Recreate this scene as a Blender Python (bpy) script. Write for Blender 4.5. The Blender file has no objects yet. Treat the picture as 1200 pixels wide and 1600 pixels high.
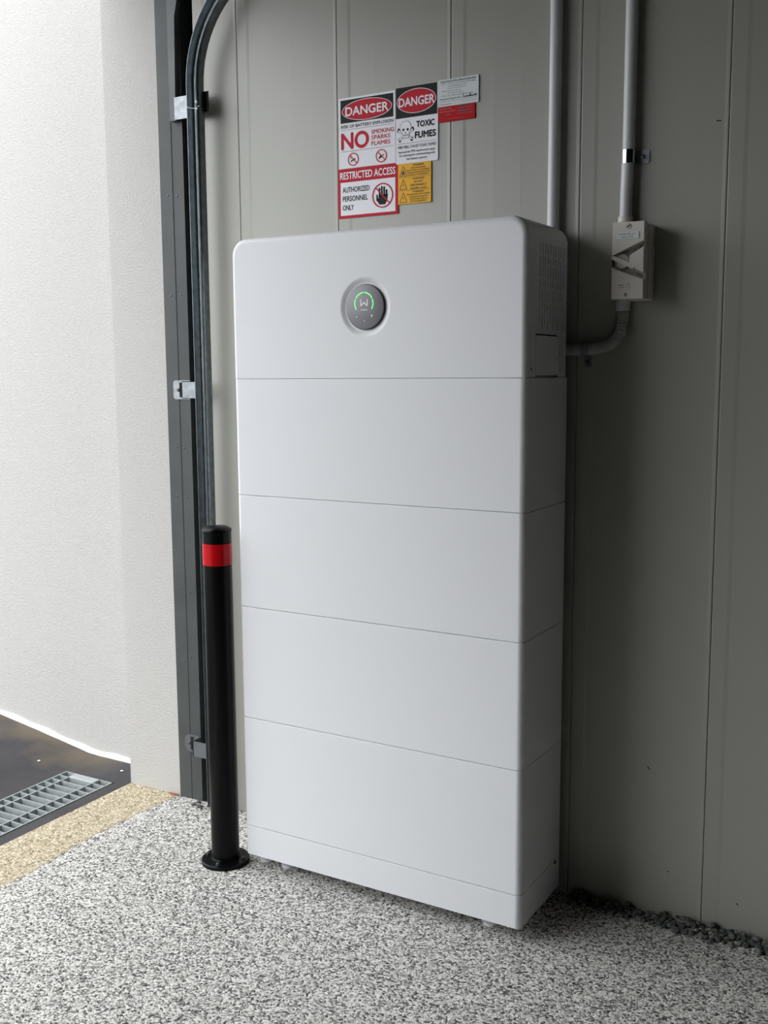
import bpy, bmesh, math, random
from mathutils import Vector, Matrix
random.seed(7)
PI = math.pi
sc = bpy.context.scene
COL = sc.collection

# ------------------------------------------------------------------ camera, sky, exposure
def lin(c):
    return tuple(((v/255)/12.92 if v/255 <= .04045 else ((v/255+.055)/1.055)**2.4) for v in c)
cam_d = bpy.data.cameras.new('camera')
cam = bpy.data.objects.new('camera', cam_d); COL.objects.link(cam)
yaw, pitch, roll = -0.51977, -0.131437, -0.00641
fw = Vector((math.sin(yaw)*math.cos(pitch), math.cos(yaw)*math.cos(pitch), math.sin(pitch)))
r0 = Vector((math.cos(yaw), -math.sin(yaw), 0)); u0 = r0.cross(fw)
rt = r0*math.cos(roll)+u0*math.sin(roll); up = -r0*math.sin(roll)+u0*math.cos(roll)
M = Matrix((rt, up, -fw)).transposed().to_4x4(); M.translation = (1.12848, -2.20508, 1.20915)
cam.matrix_world = M
cam_d.sensor_fit = 'VERTICAL'; cam_d.sensor_height = 36; cam_d.lens = 36*1628.236/1600
cam_d.clip_start = .02; cam_d.clip_end = 200
sc.camera = cam

w = bpy.data.worlds.new('overcast_sky'); sc.world = w; w.use_nodes = True
nt = w.node_tree; bg = nt.nodes['Background']
tc = nt.nodes.new('ShaderNodeTexCoord'); sx = nt.nodes.new('ShaderNodeSeparateXYZ')
mr = nt.nodes.new('ShaderNodeValToRGB')
nt.links.new(tc.outputs['Generated'], sx.inputs[0]); nt.links.new(sx.outputs['Z'], mr.inputs[0])
mr.color_ramp.elements[0].position = 0.0; mr.color_ramp.elements[0].color = (.65, .665, .685, 1)
mr.color_ramp.elements[1].position = .8; mr.color_ramp.elements[1].color = (.97, .98, 1.0, 1)
nt.links.new(mr.outputs[0], bg.inputs[0]); bg.inputs[1].default_value = 1.0
sc.view_settings.view_transform = 'Standard'; sc.view_settings.look = 'None'
sc.view_settings.gamma = 1; sc.view_settings.use_curve_mapping = False
sc.view_settings.exposure = 2.42

# ------------------------------------------------------------------ materials
MATS = {}
def mat(name, rgb, rough=.5, metal=0, noise=0, nscale=20, bump=0, bscale=200, emit=None, spec=None, coat=0):
    m = bpy.data.materials.new(name); m.use_nodes = True
    n = m.node_tree.nodes; L = m.node_tree.links; b = n['Principled BSDF']
    c = lin(rgb)
    b.inputs['Base Color'].default_value = (*c, 1)
    b.inputs['Roughness'].default_value = rough; b.inputs['Metallic'].default_value = metal
    if spec is not None: b.inputs['Specular IOR Level'].default_value = spec
    if coat: b.inputs['Coat Weight'].default_value = coat
    t = n.new('ShaderNodeTexCoord')
    if noise:
        x = n.new('ShaderNodeTexNoise'); x.inputs['Scale'].default_value = nscale; x.inputs['Detail'].default_value = 6
        L.new(t.outputs['Object'], x.inputs['Vector'])
        r = n.new('ShaderNodeValToRGB')
        r.color_ramp.elements[0].position = .3; r.color_ramp.elements[1].position = .7
        r.color_ramp.elements[0].color = (*[v*(1-noise) for v in c], 1)
        r.color_ramp.elements[1].color = (*[min(1, v*(1+noise)) for v in c], 1)
        L.new(x.outputs['Fac'], r.inputs[0]); L.new(r.outputs[0], b.inputs['Base Color'])
    if bump:
        x = n.new('ShaderNodeTexNoise'); x.inputs['Scale'].default_value = bscale; x.inputs['Detail'].default_value = 4
        L.new(t.outputs['Object'], x.inputs['Vector'])
        q = n.new('ShaderNodeBump'); q.inputs['Strength'].default_value = bump; q.inputs['Distance'].default_value = .002
        L.new(x.outputs['Fac'], q.inputs['Height']); L.new(q.outputs[0], b.inputs['Normal'])
    if emit:
        b.inputs['Emission Color'].default_value = (*lin(rgb), 1); b.inputs['Emission Strength'].default_value = emit
    MATS[name] = m
    return m

def aggregate(name, stops, scale):
    m = bpy.data.materials.new(name); m.use_nodes = True
    n = m.node_tree.nodes; L = m.node_tree.links; b = n['Principled BSDF']
    t = n.new('ShaderNodeTexCoord')
    # wobble the lookup so chips are angular and uneven
    wn = n.new('ShaderNodeTexNoise'); wn.inputs['Scale'].default_value = scale*.9
    L.new(t.outputs['Object'], wn.inputs['Vector'])
    mx = n.new('ShaderNodeMix'); mx.data_type = 'RGBA'; mx.blend_type = 'LINEAR_LIGHT'; mx.inputs['Factor'].default_value = .003
    L.new(t.outputs['Object'], mx.inputs['A']); L.new(wn.outputs['Color'], mx.inputs['B'])
    v = n.new('ShaderNodeTexVoronoi'); v.inputs['Scale'].default_value = scale
    L.new(mx.outputs['Result'], v.inputs['Vector'])
    s = n.new('ShaderNodeSeparateColor'); L.new(v.outputs['Color'], s.inputs[0])
    r = n.new('ShaderNodeValToRGB'); r.color_ramp.interpolation = 'LINEAR'
    e = r.color_ramp.elements
    while len(e) < len(stops): e.new(.5)
    for i, (p, c) in enumerate(stops): e[i].position = p; e[i].color = (*lin(c), 1)
    L.new(s.outputs[0], r.inputs[0])
    v2 = n.new('ShaderNodeTexVoronoi'); v2.feature = 'DISTANCE_TO_EDGE'; v2.inputs['Scale'].default_value = scale
    L.new(mx.outputs['Result'], v2.inputs['Vector'])
    r2 = n.new('ShaderNodeValToRGB'); r2.color_ramp.elements[0].color = (.55, .55, .55, 1); r2.color_ramp.elements[1].position = .12
    L.new(v2.outputs['Distance'], r2.inputs[0])
    mu = n.new('ShaderNodeMix'); mu.data_type = 'RGBA'; mu.blend_type = 'MULTIPLY'; mu.inputs['Factor'].default_value = 1
    L.new(r.outputs[0], mu.inputs['A']); L.new(r2.outputs[0], mu.inputs['B'])
    L.new(mu.outputs['Result'], b.inputs['Base Color'])
    bp = n.new('ShaderNodeBump'); bp.inputs['Strength'].default_value = .55; bp.inputs['Distance'].default_value = .0025
    ad = n.new('ShaderNodeMath'); ad.operation = 'ADD'
    r3 = n.new('ShaderNodeValToRGB'); r3.color_ramp.elements[1].position = .35
    L.new(v2.outputs['Distance'], r3.inputs[0])
    L.new(r3.outputs[0], ad.inputs[0]); L.new(s.outputs[1], ad.inputs[1]); L.new(ad.outputs[0], bp.inputs['Height'])
    L.new(bp.outputs[0], b.inputs['Normal']); b.inputs['Roughness'].default_value = .55
    MATS[name] = m
    return m

def concrete(name):
    m = bpy.data.materials.new(name); m.use_nodes = True
    n = m.node_tree.nodes; L = m.node_tree.links; b = n['Principled BSDF']
    t = n.new('ShaderNodeTexCoord')
    x = n.new('ShaderNodeTexNoise'); x.inputs['Scale'].default_value = 4; x.inputs['Detail'].default_value = 8; x.inputs['Roughness'].default_value = .65
    L.new(t.outputs['Object'], x.inputs['Vector'])
    r = n.new('ShaderNodeValToRGB'); e = r.color_ramp.elements
    e[0].position = .35; e[0].color = (*lin((48, 47, 51)), 1); e[1].position = .7; e[1].color = (*lin((67, 65, 67)), 1)
    L.new(x.outputs['Fac'], r.inputs[0])
    # sandy silt washed against the foot of the wall: a stain with its own ragged outline
    sp = n.new('ShaderNodeSeparateXYZ'); L.new(t.outputs['Object'], sp.inputs[0])
    x2 = n.new('ShaderNodeTexNoise'); x2.inputs['Scale'].default_value = 7; x2.inputs['Detail'].default_value = 5
    L.new(t.outputs['Object'], x2.inputs['Vector'])
    a = n.new('ShaderNodeMath'); a.operation = 'MULTIPLY_ADD'; a.inputs[1].default_value = .45
    L.new(x2.outputs['Fac'], a.inputs[0]); L.new(sp.outputs['Y'], a.inputs[2])
    ra = n.new('ShaderNodeValToRGB'); ra.color_ramp.elements[0].position = .20; ra.color_ramp.elements[1].position = .36
    L.new(a.outputs[0], ra.inputs[0])
    rx = n.new('ShaderNodeMapRange'); rx.inputs['From Min'].default_value = -1.13; rx.inputs['From Max'].default_value = -1.24
    L.new(sp.outputs['X'], rx.inputs['Value'])
    mm = n.new('ShaderNodeMath'); mm.operation = 'MULTIPLY'; L.new(ra.outputs[0], mm.inputs[0]); L.new(rx.outputs[0], mm.inputs[1])
    m2 = n.new('ShaderNodeMath'); m2.operation = 'MULTIPLY'; m2.inputs[1].default_value = .45; L.new(mm.outputs[0], m2.inputs[0])
    mx = n.new('ShaderNodeMix'); mx.data_type = 'RGBA'; mx.inputs['B'].default_value = (*lin((122, 108, 84)), 1)
    L.new(m2.outputs[0], mx.inputs['Factor']); L.new(r.outputs[0], mx.inputs['A']); L.new(mx.outputs['Result'], b.inputs['Base Color'])
    b.inputs['Roughness'].default_value = .75
    bp = n.new('ShaderNodeBump'); bp.inputs['Strength'].default_value = .25; bp.inputs['Distance'].default_value = .003
    x3 = n.new('ShaderNodeTexNoise'); x3.inputs['Scale'].default_value = 60; L.new(t.outputs['Object'], x3.inputs['Vector'])
    L.new(x3.outputs['Fac'], bp.inputs['Height']); L.new(bp.outputs[0], b.inputs['Normal'])
    MATS[name] = m
    return m

def stucco(name, rgb):
    m = mat(name, rgb, .9, 0, .05, 160)
    n = m.node_tree.nodes; L = m.node_tree.links; b = n['Principled BSDF']
    t = n.new('ShaderNodeTexCoord')
    v = n.new('ShaderNodeTexNoise'); v.inputs['Scale'].default_value = 190; v.inputs['Detail'].default_value = 3; v.inputs['Roughness'].default_value = .6
    L.new(t.outputs['Object'], v.inputs['Vector'])
    bp = n.new('ShaderNodeBump'); bp.inputs['Strength'].default_value = .6; bp.inputs['Distance'].default_value = .004
    L.new(v.outputs['Fac'], bp.inputs['Height']); L.new(bp.outputs[0], b.inputs['Normal'])
    return m

def galv(name, rgb, rough, nscale=60):
    m = mat(name, rgb, rough, .9, .22, nscale)
    n = m.node_tree.nodes; L = m.node_tree.links; b = n['Principled BSDF']
    t = n.new('ShaderNodeTexCoord'); mp = n.new('ShaderNodeMapping'); mp.inputs['Scale'].default_value = (1, 1, .4)
    v = n.new('ShaderNodeTexVoronoi'); v.inputs['Scale'].default_value = 150
    L.new(t.outputs['Object'], mp.inputs[0]); L.new(mp.outputs[0], v.inputs['Vector'])
    bp = n.new('ShaderNodeBump'); bp.inputs['Strength'].default_value = .12; bp.inputs['Distance'].default_value = .001
    L.new(v.outputs['Distance'], bp.inputs['Height']); L.new(bp.outputs[0], b.inputs['Normal'])
    return m

white_plastic = mat('white_powder_coat', (226, 228, 231), .42, 0, 0, 0, .03, 900)
dark_slot = mat('dark_vent_interior', (20, 20, 20), .9)
display_grey = mat('grey_display_glass', (128, 128, 134), .35)
display_black = mat('black_display_rim', (12, 12, 13), .3)
print_white = mat('white_print', (238, 238, 240), .5)
display_print = mat('pale_grey_display_print', (235, 235, 238), .6)
green_led = mat('green_led', (80, 235, 105), .4, emit=.32)
panel_paint = mat('warm_grey_panel_paint', (155, 155, 146), .36, 0, .015, 3, spec=.7)
core_dark = mat('dark_joint_core', (40, 40, 38), .9)
render_white = stucco('white_cement_render', (187, 186, 183))
paint_bead = mat('white_paint_line', (236, 236, 232), .7, 0, .05, 60, .6, 120)
jamb_paint = mat('grey_jamb_paint', (64, 68, 67), .6, 0, .16, 9, .05, 80)
galv_track = galv('galvanised_track', (116, 123, 126), .33)
galv_plate = galv('galvanised_plate', (138, 143, 147), .5)
grate_metal = mat('galvanised_grating', (172, 179, 179), .5, .3, .1, 60)
angle_grey = mat('grey_steel_angle', (96, 100, 102), .6, .2, .15, 12)
black_steel = mat('black_gloss_powder_coat', (8, 9, 10), .3, 0, spec=.16)
red_band = mat('red_reflective_tape', (190, 8, 18), .25, 0, spec=.3)
steel_bolt = mat('dull_bolt_steel', (90, 92, 94), .4, .8)
sign_white = mat('sign_white', (244, 245, 250), .6, spec=.2)
sign_grey_white = mat('label_pale_grey', (220, 227, 227), .6, spec=.2)
sign_black = mat('sign_black', (18, 20, 21), .6, spec=.25)
sign_red = mat('sign_red', (196, 34, 50), .6, spec=.2)
label_red = mat('label_red', (182, 6, 22), .6, spec=.2)
label_dark_red = mat('label_red_ink', (96, 6, 16), .5)
label_pink = mat('label_pink_print', (226, 130, 138), .5)
sign_yellow = mat('sign_yellow', (242, 184, 60), .6, spec=.2)
sign_brown = mat('sign_yellow_ink', (70, 46, 14), .5)
conduit_grey = mat('grey_electrical_pvc', (196, 198, 200), .35)
flex_grey = mat('grey_flexible_pvc', (170, 172, 168), .5)
iso_cream = mat('cream_switch_plastic', (208, 204, 194), .4)
iso_recess = mat('cream_switch_recess', (188, 184, 174), .45)
iso_ink = mat('switch_dark_ink', (45, 43, 40), .5)
ceiling_paint = mat('grey_ceiling', (58, 58, 57), .9)
side_paint = mat('dark_grey_wall', (44, 44, 43), .9)
stone_dark = mat('dark_grey_basalt', (74, 77, 76), .85, 0, .3, 60)
stone_mid = mat('mid_grey_basalt', (98, 101, 98), .85, 0, .3, 60)
pit_dark = mat('drain_pit_concrete', (78, 85, 85), .8, 0, .25, 30)
leaf_brown = mat('dry_orange_brown', (150, 92, 62), .8, 0, .3, 120)
floor_mat = aggregate('grey_stone_chip_floor', [(0, (30, 30, 30)), (.10, (74, 74, 72)), (.27, (152, 151, 147)), (.52, (206, 204, 198)), (.8, (246, 244, 238)), (1, (254, 252, 247))], 250)
tan_mat = aggregate('tan_stone_chip_floor', [(0, (112, 98, 72)), (.2, (176, 160, 126)), (.6, (206, 192, 160)), (1, (242, 234, 214))], 230)
drive_mat = concrete('charcoal_concrete')

# ------------------------------------------------------------------ mesh helpers
def obj(name, bm, m, parent=None, smooth=None, mats=None, wn=False):
    bmesh.ops.recalc_face_normals(bm, faces=bm.faces)
    me = bpy.data.meshes.new(name); bm.to_mesh(me); bm.free()
    for q in (mats or [m]): me.materials.append(q)
    if smooth:
        me.polygons.foreach_set('use_smooth', [True]*len(me.polygons))
        me.set_sharp_from_angle(angle=math.radians(smooth))
    o = bpy.data.objects.new(name, me); COL.objects.link(o)
    if parent: o.parent = parent
    if wn:
        md = o.modifiers.new('weighted_normal', 'WEIGHTED_NORMAL'); md.keep_sharp = True; md.weight = 100
    return o
def empty(name, loc, rz=0):
    o = bpy.data.objects.new(name, None); COL.objects.link(o); o.location = loc; o.rotation_euler.z = rz
    o.empty_display_size = .05
    return o
def tag(o, label, cat, group=None):
    o['label'] = label; o['category'] = cat
    if group: o['group'] = group
    return o
def struct(o, label=None):
    o['kind'] = 'structure'
    if label: o['label'] = label
    return o
def box(bm, x0, x1, y0, y1, z0, z1, bev=0, seg=2, mi=0):
    r = bmesh.ops.create_cube(bm, size=1)
    for v in r['verts']:
        v.co = Vector(((x0+x1)/2+v.co.x*(x1-x0), (y0+y1)/2+v.co.y*(y1-y0), (z0+z1)/2+v.co.z*(z1-z0)))
    es = list({e for v in r['verts'] for e in v.link_edges})
    fs = {f for v in r['verts'] for f in v.link_faces}
    for f in fs: f.material_index = mi
    if bev: bmesh.ops.bevel(bm, geom=es, offset=bev, segments=seg, affect='EDGES', profile=.5)
    return bm
def prism(bm, pts, f0, f1, bev=0):
    """pts 2-D outline (x,z) extruded along y from f0 to f1"""
    a = [bm.verts.new((x, f0, z)) for x, z in pts]; b = [bm.verts.new((x, f1, z)) for x, z in pts]
    n = len(pts); cap = bm.faces.new(a); bm.faces.new(b[::-1])
    for i in range(n): bm.faces.new((a[i], b[i], b[(i+1) % n], a[(i+1) % n]))
    if bev: bmesh.ops.bevel(bm, geom=list(cap.edges), offset=bev, segments=2, affect='EDGES')
    return bm
def prism_xy(bm, pts, z0, z1):
    a = [bm.verts.new((x, y, z0)) for x, y in pts]; b = [bm.verts.new((x, y, z1)) for x, y in pts]
    n = len(pts); bm.faces.new(a[::-1]); bm.faces.new(b)
    for i in range(n): bm.faces.new((a[i], a[(i+1) % n], b[(i+1) % n], b[i]))
    return bm
def flat(bm, pts, y):
    bm.faces.new([bm.verts.new((x, y, z)) for x, z in pts]); return bm
def ring(bm, cx, cz, rx0, rz0, rx1, rz1, y, a0=0, a1=2*PI, n=40):
    full = abs(a1-a0) > 6.28
    p = [(math.cos(a0+(a1-a0)*i/n), math.sin(a0+(a1-a0)*i/n)) for i in range(n+(0 if full else 1))]
    A = [bm.verts.new((cx+rx0*c, y, cz+rz0*s)) for c, s in p]; B = [bm.verts.new((cx+rx1*c, y, cz+rz1*s)) for c, s in p]
    for i in range(n):
        j = (i+1) % len(p); bm.faces.new((A[i], A[j], B[j], B[i]))
    return bm
def ell(cx, cz, rx, rz, n=40):
    return [(cx+rx*math.cos(2*PI*i/n), cz+rz*math.sin(2*PI*i/n)) for i in range(n)]
def bar2(bm, x0, z0, x1, z1, wd, y):
    d = Vector((x1-x0, z1-z0)); d.normalize(); nx, nz = -d.y*wd/2, d.x*wd/2
    return flat(bm, [(x0+nx, z0+nz), (x1+nx, z1+nz), (x1-nx, z1-nz), (x0-nx, z0-nz)], y)
def lathe(bm, prof, cx, cy, n=32, cz=0, axis='z'):
    rings = []
    for r, h in prof:
        rg = []
        for i in range(n):
            a = 2*PI*i/n
            if axis == 'z': p = (cx+r*math.cos(a), cy+r*math.sin(a), cz+h)
            else: p = (cx+r*math.cos(a), cy+h, cz+r*math.sin(a))
            rg.append(bm.verts.new(p))
        rings.append(rg)
    for A, B in zip(rings, rings[1:]):
        for i in range(n): bm.faces.new((A[i], A[(i+1) % n], B[(i+1) % n], B[i]))
    bm.faces.new(rings[0][::-1]); bm.faces.new(rings[-1])
    return bm
def sweep(bm, path, radii, n=16):
    rings = []
    for k, p in enumerate(path):
        p = Vector(p); a = Vector(path[max(k-1, 0)]); b = Vector(path[min(k+1, len(path)-1)])
        t = (b-a).normalized(); ref = Vector((0, 1, 0)); s = t.cross(ref).normalized(); q = s.cross(t)
        r = radii[k] if isinstance(radii, list) else radii
        rings.append([bm.verts.new(p+s*r*math.cos(2*PI*i/n)+q*r*math.sin(2*PI*i/n)) for i in range(n)])
    for A, B in zip(rings, rings[1:]):
        for i in range(n): bm.faces.new((A[i], A[(i+1) % n], B[(i+1) % n], B[i]))
    bm.faces.new(rings[0][::-1]); bm.faces.new(rings[-1])
    return bm
def spline(pts, n):
    P = [Vector(p) for p in pts]; P = [P[0]*2-P[1]]+P+[P[-1]*2-P[-2]]; out = []
    for i in range(1, len(P)-2):
        for k in range(n):
            t = k/n
            out.append(.5*((2*P[i])+(P[i+1]-P[i-1])*t+(2*P[i-1]-5*P[i]+4*P[i+1]-P[i+2])*t*t+(3*P[i]-P[i-1]-3*P[i+1]+P[i+2])*t**3))
    out.append(P[-2]); return out
def text(name, s, m, parent, x0, x1, zc, h, y, bold=.012, align='L', squash=True):
    """flat lettering on a plane facing -y, fitted between x0 and x1 (capital height h)"""
    cu = bpy.data.curves.new('lettering', 'FONT'); cu.body = s; cu.size = 1; cu.offset = 0; cu.resolution_u = 6 if h > .02 else 3; cu.fill_mode = 'BOTH'
    to = bpy.data.objects.new('lettering', cu); COL.objects.link(to)
    dg = bpy.context.evaluated_depsgraph_get(); dg.update()
    me = bpy.data.meshes.new_from_object(to.evaluated_get(dg))
    bpy.data.objects.remove(to); bpy.data.curves.remove(cu)
    xs = [v.co.x for v in me.vertices]; ys = [v.co.y for v in me.vertices]
    a, b = min(xs), max(xs); c = 0.0; d = .729 if any(ch.isupper() or ch.isdigit() for ch in s) else max(ys)
    sx_ = (x1-x0)/(b-a); sz = h/d
    for v in me.vertices:
        v.co = Vector((x0+(v.co.x-a)*sx_, y, zc-h/2+(v.co.y-c)*sz))
    ex = bold*sz*.85 if bold > .008 else 0
    if ex:                                            # heavier stroke: shifted copies a hair in front of one another
        tb = bmesh.new(); tb.from_mesh(me); g0 = list(tb.verts)+list(tb.edges)+list(tb.faces)
        for k, (ox_, oz_) in enumerate(((ex, 0), (-ex, 0), (0, ex), (0, -ex))):
            gd = bmesh.ops.duplicate(tb, geom=g0)['geom']
            for v in gd:
                if isinstance(v, bmesh.types.BMVert): v.co += Vector((ox_, -.00004*(k+1), oz_))
        tb.to_mesh(me); tb.free()
    me.name = name; me.materials.clear(); me.materials.append(m)
    o = bpy.data.objects.new(name, me); COL.objects.link(o); o.parent = parent
    return o

# ------------------------------------------------------------------ the setting
H = 2.75
X0, X1 = -1.008, -.815            # thickness of the front wall with the door opening
bm = bmesh.new(); box(bm, X1-.1, 6.2, -6.2, 0, -.15, .006); struct(obj('floor', bm, floor_mat), 'pale grey and black stone-chip resin floor')
bm = bmesh.new(); ed = [(X0, -6.2)]+[(X1-.006-.022*max(0, 1-abs(y+.3)/.34)+random.uniform(-.006, .006), y) for y in [-6.2+.012*k for k in range(516)]]+[(X1-.012, 0), (X0, 0)]
prism_xy(bm, ed, -.15, .0066)
struct(obj('trim_threshold', bm, tan_mat), 'tan stone-chip strip across the door opening')

# driveway: flat apron with a drain slot, then a ramp rising away from the garage
GX0, GX1, GY0, GY1 = -1.262, -1.0625, -1.03, -.012
bm = bmesh.new()
def drv(x0, x1, y0, y1, z0=0, z1=0, d=.3):
    a = [bm.verts.new(p) for p in ((x0, y0, z0), (x1, y0, z1), (x1, y1, z1), (x0, y1, z0))]
    b = [bm.verts.new((v.co.x, v.co.y, -d)) for v in a]
    bm.faces.new(a); bm.faces.new(b[::-1])
    for i in range(4): bm.faces.new((a[i], b[i], b[(i+1) % 4], a[(i+1) % 4]))
YA, YB_ = -14, .141
drv(GX1, X0, YA, YB_); drv(GX0, GX1, GY1, YB_); drv(GX0, GX1, YA, GY0)
xs = [(-1.262, 0), (-1.31, .003), (-1.36, .010), (-1.52, .036), (-1.74, .068), (-4.2, .42), (-14, .5)]
for (xa, za), (xb, zb) in zip(xs, xs[1:]): drv(xb, xa, YA, YB_, zb, za)
drive = struct(obj('driveway', bm, drive_mat), 'charcoal concrete ramp outside the opening with a drain slot')
bm = bmesh.new(); box(bm, GX0, GX1, GY0, GY1, -.3, -.048)
obj('drain_channel', bm, pit_dark, drive)
for (px, py) in ((-1.105, .062), (-1.375, -.02)):
    bm = bmesh.new(); lathe(bm, [(.005, .0), (.004, .001), (.002, .0014)], px, py, 8, .004 if px > -1.2 else .014)
    obj('paint_drop', bm, paint_bead, drive)

# rendered front wall: pier beside the opening, lintel, far pier, and the wall running on outside
bm = bmesh.new(); box(bm, X0, X1, 0, .4, -.1, 3.4); box(bm, X0, X1, -6.2, -2.8, -.1, 3.4); box(bm, X0, X1, -2.8, 0, 2.36, 3.4)
struct(obj('wall_left', bm, render_white), 'white rendered wall and pier around the door opening')
bm = bmesh.new(); box(bm, -9, X0, .141, .4, -.1, 3.4)
struct(obj('wall_outside', bm, render_white), 'white rendered wall running on outside along the ramp')
bm = bmesh.new(); n = 60; prev = None
zz = lambda x: 0 if x > -1.28 else next((za+(zb-za)*(x-xa)/(xb-xa)) for (xa, za), (xb, zb) in zip(xs, xs[1:]) if xb <= x <= xa)
for i in range(n+1):
    x = X0-.001-(1.9*i/n); z = zz(x); hh = .012+.003*math.sin(i*1.3)+.002*random.random(); t = .006+.002*random.random()
    c = [bm.verts.new((x, .143, z-.01)), bm.verts.new((x, .141-t-.006, z-.002)), bm.verts.new((x, .141-t, z+hh*.7)), bm.verts.new((x, .143, z+hh))]
    if prev:
        for k in range(4): bm.faces.new((prev[k], c[k], c[(k+1) % 4], prev[(k+1) % 4]))
    else: bm.faces.new(c)
    prev = c
bm.faces.new(prev[::-1])
struct(obj('trim_1', bm, paint_bead, None, 40), 'white painted line at the foot of the outside wall')

# insulated panel wall: dark core with each cover panel a part of its own
bm = bmesh.new(); box(bm, -.692, 6.2, .006, .4, -.1, H+.1); box(bm, X1, -.692, .07, .4, -.1, H+.1)
wall_back = struct(obj('wall_back', bm, core_dark), 'wall of warm grey insulated panels')
seams = [-.692, -.5515, -.255, .0475, .354, .660, .965, 1.268, 1.571, 1.874, 2.177, 2.48, 2.783, 3.086, 3.389, 3.692, 3.995, 4.298, 4.6, 4.9, 5.2, 5.5, 5.8, 6.1]
for a, b in zip(seams, seams[1:]):
    bm = bmesh.new()
    pr = [(a+.0004, .006), (a+.0005, .0015), (a+.0011, .0003), (a+.003, 0), (a+.030, 0), (a+.038, .0006), (a+.04, .0006)]
    wd = b-a
    if wd > .2:
        for k in range(1, 4): pr += [(a+.04+(wd-.05)*k/4-.008, .0006), (a+.04+(wd-.05)*k/4, .0005), (a+.04+(wd-.05)*k/4+.008, .0006)]
    pr += [(b-.010, .0006), (b-.003, .0), (b-.0011, .0003), (b-.0005, .0015), (b-.0004, .006)]
    A = [bm.verts.new((x, y, 0.001)) for x, y in pr]; B = [bm.verts.new((x, y, H)) for x, y in pr]
    for i in range(len(pr)-1): bm.faces.new((A[i], A[i+1], B[i+1], B[i]))
    bm.faces.new((A[0], B[0], B[-1], A[-1])); bm.faces.new(A); bm.faces.new(B[::-1])
    obj('panel', bm, panel_paint, wall_back)

for mx_, mz_, ma, ml in ((.536, .343, 1.0, .0045), (.585, .113, .3, .002), (.735, .075, .6, .003), (.640, 1.705, .1, .005)):
    bm = bmesh.new(); bar2(bm, mx_-ml*math.cos(ma), mz_+ml*math.sin(ma), mx_+ml*math.cos(ma), mz_-ml*math.sin(ma), .0022, -.0001); obj('scuff_mark', bm, core_dark, wall_back)
bm = bmesh.new(); box(bm, 6.2, 6.35, -6.2, .4, -.1, H+.1); struct(obj('wall_right', bm, side_paint))
bm = bmesh.new(); box(bm, X0, 6.35, -6.35, -6.2, -.1, H+.1); struct(obj('wall_front', bm, side_paint))
bm = bmesh.new(); box(bm, X1, 6.2, -6.2, .006, H, H+.1); struct(obj('ceiling', bm, ceiling_paint))

# steel door jamb against the pier: two folded faces with a lip between
bm = bmesh.new()
prism_xy(bm, [(-.8145, .07), (-.8145, -.003), (-.7735, -.003), (-.7715, -.0045), (-.7695, -.003), (-.733, -.003), (-.733, .07)], .0, 2.36)
jamb = struct(obj('trim_2', bm, jamb_paint), 'grey painted steel door jamb')
for z in (.42, .62, .87, 1.02, 1.42, 1.68):
    for x in (-.789, -.757):
        bm = bmesh.new(); lathe(bm, [(.003, 0), (.0026, -.001), (.001, -.0015)], x+random.uniform(-.003, .003), -.003, 8, z+random.uniform(-.01, .01), 'y')
        obj('screw_head', bm, steel_bolt, jamb)

# ------------------------------------------------------------------ battery cabinet
XL, YF, TH = -.3890, -.2545, -.0125
CW, CD = .7255, .229
CS, CZ = 1.009, -.01088          # final size of the cabinet against the first measurements
cabinet = tag(empty('battery_cabinet', (XL, YF, 0), TH), 'tall white stacked home battery cabinet with a round grey display', 'battery')
def module(name, z0, z1):
    bm = bmesh.new()
    def outline(i, rf=.013, rb=.006):
        pts = []
        for cx, cy, r, a0 in ((rf, rf, rf, PI), (CW-rf, rf, rf, 1.5*PI), (CW-rb, CD-rb, rb, 0), (rb, CD-rb, rb, .5*PI)):
            for k in range(7):
                a = a0+.5*PI*k/6; pts.append((cx+(r-i)*math.cos(a), cy+(r-i)*math.sin(a)))
        return pts
    rings = []
    for i, z in ((.004, z0), (.004, z0+.0012), (.0011, z0+.0012), (.0003, z0+.0016), (0, z0+.0024), (0, z1-.0014), (.0003, z1-.0005), (.0011, z1)):
        rings.append([bm.verts.new((x, y, z)) for x, y in outline(i)])
    n = len(rings[0])
    for A, B in zip(rings, rings[1:]):
        for k in range(n): bm.faces.new((A[k], A[(k+1) % n], B[(k+1) % n], B[k]))
    bm.faces.new(rings[0][::-1]); bm.faces.new(rings[-1])
    return obj(name, bm, white_plastic, cabinet, 60, wn=True)
ZS = [.0465, .1215, .3942, .6657, .9314, 1.2, 1.5135]
base = module('base_plinth', ZS[0], ZS[1])
bm = bmesh.new(); lathe(bm, [(.0045, 0), (.0045, -.0008), (.002, -.0008), (.002, -.0004)], 0, 0, 12, 0, 'y')
hole = obj('screw_hole', bm, dark_slot, base); hole.rotation_euler.z = PI/2; hole.location = (CW+.0002, .197, .1155)
for i in range(4): module('battery_module', ZS[i+1], ZS[i+2])
for fx, fy in ((.03, .05), (.095, .05), (.637, .05), (.69, .19), (.03, .19)):
    bm = bmesh.new(); zf = (.006-CZ)/CS; lathe(bm, [(.018, zf), (.018, zf+.006), (.009, zf+.008), (.009, ZS[0]+.001)], fx, fy, 20)
    obj('levelling_foot', bm, white_plastic, cabinet, 40)

bm = bmesh.new(); box(bm, .03, CW-.03, CD-.001, CD+.018, .06, 1.385); obj('light_block_plate', bm, angle_grey, cabinet)  # unseen plate added to block light coming through the gap behind the cabinet
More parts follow.
